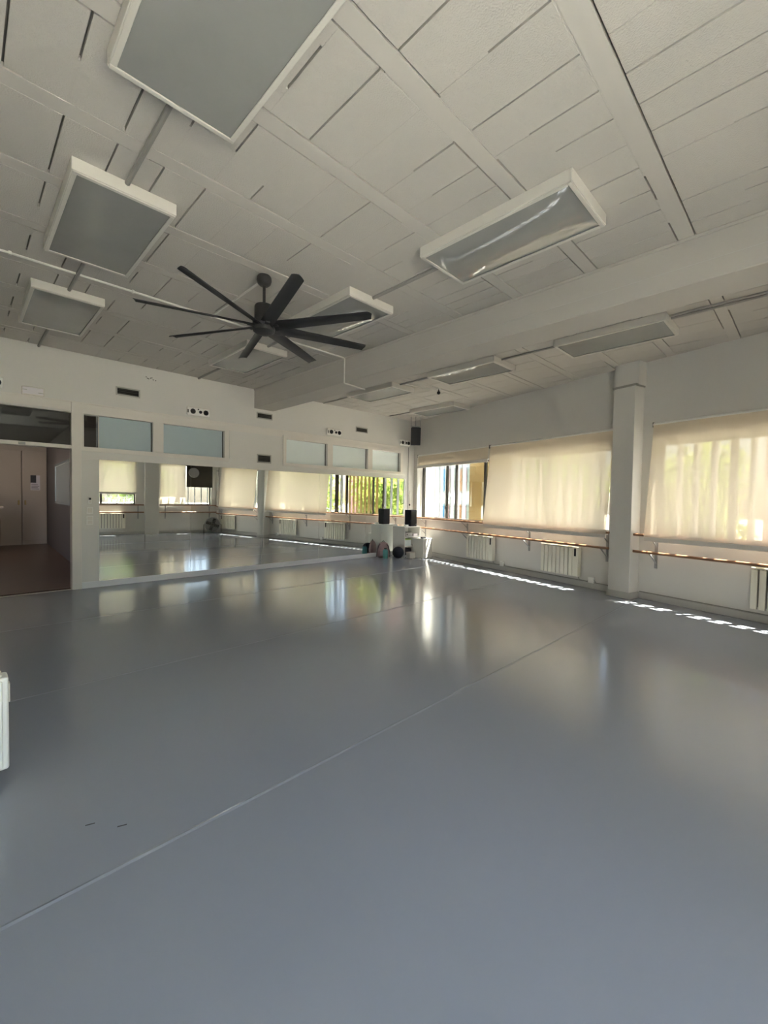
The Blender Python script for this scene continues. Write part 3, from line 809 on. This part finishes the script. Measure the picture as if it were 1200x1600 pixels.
# loudspeaker on the shelf unit
t = thing('loudspeaker', 'dark loudspeaker standing on the white shelf unit', 'loudspeaker', None, (8.48, 7.53, H2_))
MB().box(-.12, .12, -.11, .11, 0, .43).build('cabinet', 'navy', t, bevel=.012, seg=2)
MB().box(-.105, .105, -.117, -.11, .03, .40).build('grille_cloth', 'black', t, bevel=.004)
MB().box(-.117, -.121, -.02, .02, .33, .37).build('handle', 'black', t)
MB().lathe([(.004, -.004), (.012, -.003), (.014, 0)], (.08, -.117, .05), 12, 'y').build('badge', 'steel', t)
# white box
t = thing('white_cabinet', 'low white cabinet by the window wall with sunlit side', 'cabinet', None, (8.56, 7.18, 0))
MB().box(-.18, .18, -.18, .18, .0, .485).build('body', 'white', t, bevel=.003)
MB().box(-.19, .19, -.19, .19, .485, .505).build('top', 'white', t, bevel=.003)
MB().box(-.17, .17, -.186, -.18, .02, .475).build('door', 'wall_low', t, bevel=.002)
for x, y, z, lb in ((8.50, 7.10, .505, 'dark remote control lying on the low white cabinet'), (8.62, 7.22, .505, 'dark cable tray lying at the back of the low white cabinet')):
    small('remote_control' if y < 7.15 else 'cable_tray', lb, 'remote' if y < 7.15 else 'tray', MB().box(-.07, .07, -.03, .03, 0, .025), 'navy', (x, y, z), None, [('keys', MB().box(-.05, .03, -.02, .02, .025, .029), 'steel')])
small('router', 'small white box on the shelf unit in front of the loudspeaker', 'router', MB().box(-.05, .05, -.04, .04, 0, .045), 'white', (8.25, 7.48, H2_), None,
      [('antenna', MB().tube([(-.03, .02, .04), (-.04, .03, .12)], .005, 6), 'steel')])
# ball, bag, bottle
t = thing('exercise_ball', 'dark blue ball on the floor beside the white shelf unit', 'ball', None, (7.95, 7.47, 0))
MB().ball((0, 0, .148), .148, 28, 16).build('ball', 'navy', t, smooth=True)
for zz in (.10, .148, .196):
    rr = math.sqrt(.148 ** 2 - (zz - .148) ** 2)
    MB().lathe([(rr - .002, -.004), (rr + .0025, -.002), (rr + .0025, .002), (rr - .002, .004)], (0, 0, zz), 28).build('groove_ring', 'black', t, smooth=True)
t = thing('backpack', 'pinkish grey backpack leaning against the mirror', 'bag', None, (7.80, 7.86, 0), R(-42))
rings = []
for i, (z, a, b_) in enumerate(((0, .12, .07), (.02, .15, .085), (.15, .165, .095), (.28, .15, .085), (.36, .11, .06), (.395, .05, .03))):
    rings.append([(a * math.copysign(abs(math.cos(q)) ** .6, math.cos(q)), b_ * math.copysign(abs(math.sin(q)) ** .6, math.sin(q)) - .02 * i / 5, z) for q in [2 * math.pi * j / 20 for j in range(20)]])
MB().loft(rings).build('body', 'pink', t, smooth=True)
MB().prism([(-.10, -.125), (.10, -.125), (.11, -.08), (-.11, -.08)], .04, .19).build('front_pocket', 'pink', t, bevel=.015, seg=2)
for s_ in (-1, 1): MB().tube([(s_ * .05, -.03, .385), (s_ * .12, -.10, .30), (s_ * .165, -.11, .15), (s_ * .17, -.06, .02)], .011, 8).build('strap', 'strap', t, smooth=True)
MB().tube([(-.04, -.02, .385), (0, -.02, .43), (.04, -.02, .385)], .009, 8).build('top_handle', 'strap', t, smooth=True)
t = thing('water_bottle', 'teal bottle standing in front of the backpack', 'bottle', None, (7.68, 7.66, 0))
MB().lathe([(.005, 0), (.062, .0), (.065, .01), (.065, .19), (.055, .215), (.03, .23)], n=20).build('body', 'teal', t, smooth=True)
MB().lathe([(.03, .23), (.034, .232), (.034, .262), (.005, .266)], n=16).build('cap', 'strap', t, smooth=True)
# cables on the corner wall
t = thing('wall_cable', 'thin dark cable hanging on the wall right of the mirror', 'cable', FM, (-8.80, .01, 1.0))
MB().tube([(.02, .005, .0), (.015, .006, .5), (.02, .006, 1.1), (.025, .006, 1.95)], .006, 6).build('cable', 'grille', t)
MB().tube([(-.03, .01, .25), (-.05, .02, .42), (-.02, .01, .62), (-.04, .015, .75)], .005, 6).build('loop', 'brass', t)
MB().box(-.06, -.03, .0, .03, .33, .38).build('plug', 'black', t, bevel=.004)
t = thing('floor_cables', 'loose cables on the floor in front of the shelf unit', 'cable', None, (8.1, 7.2, 0))
MB().tube([(-.2, .12, .006), (-.05, .0, .006), (.1, -.08, .006), (.25, -.12, .006), (.38, -.25, .006)], .005, 6).build('cable', 'black', t)
MB().tube([(-.1, .2, .006), (.05, .05, .006), (.02, -.1, .006), (.2, -.2, .006)], .004, 6).build('cable', 'white', t)

# ---- standing fan in the rear corner (seen in the mirror)
t = thing('drum_fan', 'grey drum floor fan in the rear corner, seen in the mirror', 'fan', None, (6.62, -.12, 0), R(25))
MB().lathe([(.27, -.09), (.285, -.07), (.285, .07), (.27, .09), (.262, .06), (.262, -.06), (.27, -.09)], (0, 0, .34), 30, 'y').build('drum', 'steel', t, smooth=True)
q = MB()
for r_ in (.07, .13, .19, .25):
    q.tube([(r_ * math.cos(a), .085, .34 + r_ * math.sin(a)) for a in [2 * math.pi * j / 24 for j in range(25)]], .0035, 5)
for k in range(12):
    a = 2 * math.pi * k / 12; q.tube([(.02 * math.cos(a), .085, .34 + .02 * math.sin(a)), (.265 * math.cos(a), .085, .34 + .265 * math.sin(a))], .003, 5)
q.build('guard', 'steel', t)
MB().lathe([(.01, .05), (.05, .045), (.06, 0), (.05, -.05)], (0, 0.0, .34), 16, 'y').build('motor', 'black', t, smooth=True)
for k in range(4):
    q = MB().box(.04, .235, -.006, .004, -.06, .06).build('fan_blade', 'black', t, bevel=.003)
    q.matrix_local = Matrix.Translation((0, 0, .34)) @ Matrix.Rotation(R(20 + 90 * k), 4, 'Y') @ Matrix.Rotation(R(25), 4, 'X')
MB().tube([(-.31, .14, .014), (-.31, -.14, .014), (-.31, 0, .014), (-.31, 0, .34), (-.28, 0, .34)], .012, 8).build('stand', 'black', t)
MB().tube([(.31, .14, .014), (.31, -.14, .014), (.31, 0, .014), (.31, 0, .34), (.28, 0, .34)], .012, 8).build('stand', 'black', t)
# pipe in the rear corner
t = thing('corner_pipe', 'white vertical pipe in the rear corner, seen in the mirror', 'pipe', FB, (-.06, .06, 0))
MB().tube([(0, 0, .0), (0, 0, ZC)], .03, 12).build('pipe', 'wall', t, smooth=True)
for z in (.9, 2.4): MB().box(-.04, .04, -.058, .034, z, z + .03).build('clamp', 'steel', t, bevel=.003)

# ---- low white heater at the left picture edge
t = thing('panel_heater', 'white free-standing panel heater cut by the left picture edge', 'heater', None, (-.17, 2.98, 0))
MB().box(-.36, .345, -.055, .055, .06, .545).build('body', 'white', t, bevel=.012, seg=3)
for i in range(7):
    x = -.33 + i * .094
    MB().box(x, x + .086, -.068, -.055, .075, .53).build('front_fin', 'white', t, bevel=.004)
MB().box(-.33, .32, -.04, .04, .545, .56).build('top_grille', 'frame', t, bevel=.004)
for x in (-.28, .27): MB().box(x - .025, x + .025, -.12, .12, 0, .06).build('foot', 'steel', t, bevel=.006)
MB().box(.345, .352, -.02, .02, .40, .50).build('side_control', 'frame', t, bevel=.002)

# ---- hall furnishing
for i, (x0, x1) in enumerate(((-.4, .82), (.83, 1.30), (1.31, 1.88))):
    t = thing('hall_cupboard', ['wide tan cupboard front at the left edge of the hall', 'narrow tan cupboard door in the middle of the hall end wall', 'tan cupboard door with a notice at the right of the hall end wall'][i], 'cupboard', None, ((x0 + x1) / 2, 16.30, 0), 0, 'hall cupboards')
    a = (x1 - x0) / 2
    MB().box(-a, a, 0, .14, 0, 2.75).build('carcass', 'hall_wall', t)
    MB().box(-a + .006, a - .006, -.02, 0, .12, 2.74).build('door', 'hall_wall', t, bevel=.003)
    if i: MB().box(-a + .05 if i == 2 else a - .09, -a + .09 if i == 2 else a - .05, -.05, -.02, 1.17, 1.30).build('handle', 'brass', t, bevel=.004)
t = thing('notice', 'printed notice taped to the hall cupboard door', 'poster', None, (1.62, 16.272, 1.60))
MB().box(-.12, .10, -.003, 0, 0, .44).build('sheet', 'paper', t); MB().box(-.12, .01, -.006, -.003, .22, .44).build('photo_print', 'strap', t)
for k in range(4): MB().box(-.10, .08 - .03 * (k % 2), -.005, -.003, .03 + .042 * k, .045 + .042 * k).build('text_line', 'hall_dark', t)
t = thing('hall_counter', 'low tan counter at the left edge of the hall', 'counter', None, (.38, 14.6, 0))
MB().box(-.6, .30, -.3, .3, 0, 1.12).build('body', 'hall_wall', t); MB().box(-.62, .42, -.33, .33, 1.12, 1.16).build('top', 'hall_wall', t, bevel=.004)
# inner window on the dark hall wall
hq = frame(Vector((ha.x, ha.y, 0)), Vector((-(hd.y), hd.x, 0)))
t = thing('hall_window', 'pale glazed inner window on the dark hall wall', 'window', hq, (3.9, .0, 1.25))
MB().box(-2.0, 1.7, .001, .03, 0, .06).build('frame_rail', 'film', t); MB().box(-2.0, 1.7, .001, .03, .95, 1.01).build('frame_rail', 'film', t)
MB().box(-2.0, -1.94, .001, .03, .06, .95).build('frame_stile', 'film', t); MB().box(1.64, 1.7, .001, .03, .06, .95).build('frame_stile', 'film', t)
MB().box(-1.94, 1.64, .001, .012, .06, .95).build('pane', 'film', t)
# unseen lamp added to give the hall a little warm light
m = bpy.data.materials.new('hall_fill_glow'); m.use_nodes = True
m.node_tree.nodes['Principled BSDF'].inputs['Emission Color'].default_value = (1, .84, .70, 1)
m.node_tree.nodes['Principled BSDF'].inputs['Emission Strength'].default_value = 9.0
M['glow'] = m
t = thing('hall_fill_lamp', 'unseen round lamp added on the hall ceiling to light the hall', 'ceiling light', None, (.4, 13.6, 2.98))
MB().lathe([(.17, -.03), (.18, -.02), (.18, 0)], n=24).build('rim', 'white', t)
MB().lathe([(.01, -.06), (.10, -.055), (.165, -.032)], n=24).build('shade', 'glow', t, smooth=True)

# ================================================================== OUTSIDE
gz = -.6
struct(MB().box(-60, 80, -70, 80, gz - .3, gz).build('ground', 'ground'))
# eaves over the window wall
ev = struct(MB().box(.4, 10.7, -.74, -TH, 3.80, 3.98).build('eaves', 'facade', matrix=FW))
# roof slab covers the room so no sky light leaks in
struct(MB().prism([(XL - .3, c_bl.y - .4), (7.5, -.9), (9.7, 8.2), (9.7, 8.5), (XL - .3, 8.5)], ZC + .21, ZC + .4).build('roof', 'facade'))
# vertical fins outside the windows, on a rail bolted to the wall
q = MB().box(1.4, 10.0, -.67, -.57, .66, .69)
for x in (1.5, 3.8, 6.0, 8.2, 9.9): q.box(x - .02, x + .02, -.58, -TH, .63, .66)
struct(q.build('trim_5', 'steel', matrix=FW))
q = MB().box(-5.0, -.1, -.60, -.50, .71, .74)
for x in (-4.9, -2.5, -.2): q.box(x - .02, x + .02, -.52, -.30, .68, .71)
struct(q.build('trim_6', 'steel', matrix=FB))
def fin(fr, x, y, z0, z1, wd, dp, ang, ma, label, group):
    t = thing('sun_fin', label, 'fin', fr, (x, y, z0), ang, group)
    MB().box(-wd / 2, wd / 2, -dp / 2, dp / 2, 0, z1 - z0).build('slat', ma, t, bevel=.003)
    MB().box(-.02, .02, -.02, .02, -.06, 0).build('pivot', 'steel', t)
k = 0
for x in [8.62 + .235 * i for i in range(6)]:
    fin(FW, x, -.62, .75, 3.3, .022, .12, 0, 'fin', 'slim pale sun fin outside the open corner window', 'slim sun fins at the corner window')
for x in [7.08 + .155 * i for i in range(9)]:
    fin(FW, x, -.62, .75, 3.3, .125, .012, R(18), 'gold', 'broad golden louvre slat outside the middle sash', 'golden louvre slats')
for x in [4.3 + .235 * i for i in range(12)]:
    fin(FW, x, -.62, .75, 3.3, .03, .12, 0, 'fin', 'pale sun fin showing faintly through the blind left of the pier', 'sun fins behind the left lowered blind')
for x in [1.6 + .235 * i for i in range(9)]:
    fin(FW, x, -.62, .75, 3.3, .045, .12, 0, 'fin', 'pale sun fin showing faintly through the blind at the right edge', 'sun fins behind the right lowered blind')
for x in [-4.9 + .3 * i for i in range(7)] + [-2.0 + .24 * i for i in range(8)]:
    fin(FB, x, -.55, .8, 3.2, .03, .12, 0, 'fin', 'pale sun fin outside the rear windows, seen in the mirror', 'sun fins at the rear windows')
# neighbouring building with coloured upright panels
fb = frame(Vector((15.5, 14.0, gz)), Vector((-.80, -.60, 0)))
t = thing('striped_building', 'neighbouring building with blue, white and rose upright panels', 'building', fb, (0, 0, 0))
MB().box(-9, 9, -6, 0, 0, 9).build('wall', 'facade', t)
seq = ['blue', 'facade', 'rose', 'blue', 'facade', 'blue', 'rose', 'facade', 'sage', 'orange', 'facade', 'sage', 'orange', 'sage', 'rose', 'orange']
for i in range(56):
    x = -5.6 + i * .2
    ma = seq[i % 8] if x > -2.3 else seq[8 + i % 8]
    for z0, z1 in ((.0, 1.9), (2.5, 3.6), (4.2, 8.5)):
        MB().box(x, x + .16, 0, .07, z0 + .05, z1).build('facade_panel', ma, t)
for i in range(5):
    MB().box(-5.0 + i * 2.2, -3.4 + i * 2.2, .0, .04, 1.95, 2.45).build('window_band', 'film2', t)
MB().box(5.7, 8.8, 0, .06, 0, 8.8).build('white_panel', 'facade', t)
# pink block beyond the trees
t = thing('pink_building', 'pink apartment block behind the trees, seen in the mirror', 'building', None, (30, -8, gz), R(-40))
MB().box(-7, 7, -7, 7, 0, 9).build('wall', 'brick', t)
for i in range(5):
    for j in range(3):
        f_ = MB().box(-7.08, -7.0, -5.6 + i * 2.5, -4.2 + i * 2.5, 1.2 + j * 2.8, 2.8 + j * 2.8).build('window', 'facade', t)
        MB().box(-7.10, -7.08, -5.45 + i * 2.5, -4.35 + i * 2.5, 1.35 + j * 2.8, 2.65 + j * 2.8).build('pane', 'film', f_)
# trees
def tree(x, y, h, rad, seed, ma, label):
    rg = random.Random(seed)
    t = thing('tree', label, 'tree', None, (x, y, gz), 0, 'trees outside')
    MB().tube([(0, 0, 0), (.05, .02, h * .25), (-.04, .05, h * .5), (.03, 0, h * .75)], .1, 8, [.13, .11, .09, .04]).build('trunk', 'trunk', t, smooth=True)
    q = MB()
    for k in range(5):
        a = rg.uniform(0, 6.28); z = h * rg.uniform(.35, .6); q.tube([(0, 0, z), (rad * .5 * math.cos(a), rad * .5 * math.sin(a), z + rad * .35)], .03, 6, [.045, .02])
    q.build('branches', 'trunk', t)
    lv = MB(); blobs = [(rg.uniform(-.55, .55) * rad, rg.uniform(-.55, .55) * rad, h * .62 + rg.uniform(-.6, .55) * rad, rad * rg.uniform(.35, .6)) for _ in range(11)]
    for _ in range(2600):
        bx, by, bz, br = rg.choice(blobs)
        d = Vector((rg.gauss(0, 1), rg.gauss(0, 1), rg.gauss(0, 1))).normalized() * br * rg.uniform(.55, 1.0)
        c = Vector((bx, by, bz)) + d
        u = Vector((rg.gauss(0, 1), rg.gauss(0, 1), rg.gauss(0, 1))).normalized(); v = u.orthogonal().normalized()
        s_ = rg.uniform(.06, .13)
        lv.add([c - u * s_, c + v * s_ * .55, c + u * s_, c - v * s_ * .55], [(0, 1, 2, 3)])
    me = bpy.data.meshes.new('foliage'); me.from_pydata(lv.v, [], lv.f); me.materials.append(M[ma])
    o = link('foliage', me, t); o['kind'] = 'stuff'
for a in [(17.5, -.5, 3.6, 1.6, 1, 'leaf2', 'light green tree outside the corner window, seen in the mirror'),
          (21.0, -3.5, 4.0, 2.0, 2, 'leaf', 'dark green tree behind the light green one, seen in the mirror'),
          (13.6, 5.8, 3.6, 1.5, 3, 'leaf', 'tree showing through the blind at the right edge, nearer the pier'),
          (12.6, 2.4, 3.4, 1.5, 4, 'leaf2', 'tree showing through the blind at the right edge, further right'),
          (19.5, 3.5, 4.2, 2.0, 5, 'leaf', 'broad tree far outside between building and window bays'),
          (12.0, -1.8, 4.4, 1.8, 6, 'leaf2', 'tree outside beyond the rear corner'),
          (5.6, -6.2, 4.2, 1.7, 7, 'leaf', 'tree behind the rear windows right of the pier'),
          (2.2, -6.8, 3.9, 1.7, 8, 'leaf2', 'tree behind the rear windows left of the pier')]:
    tree(*a)
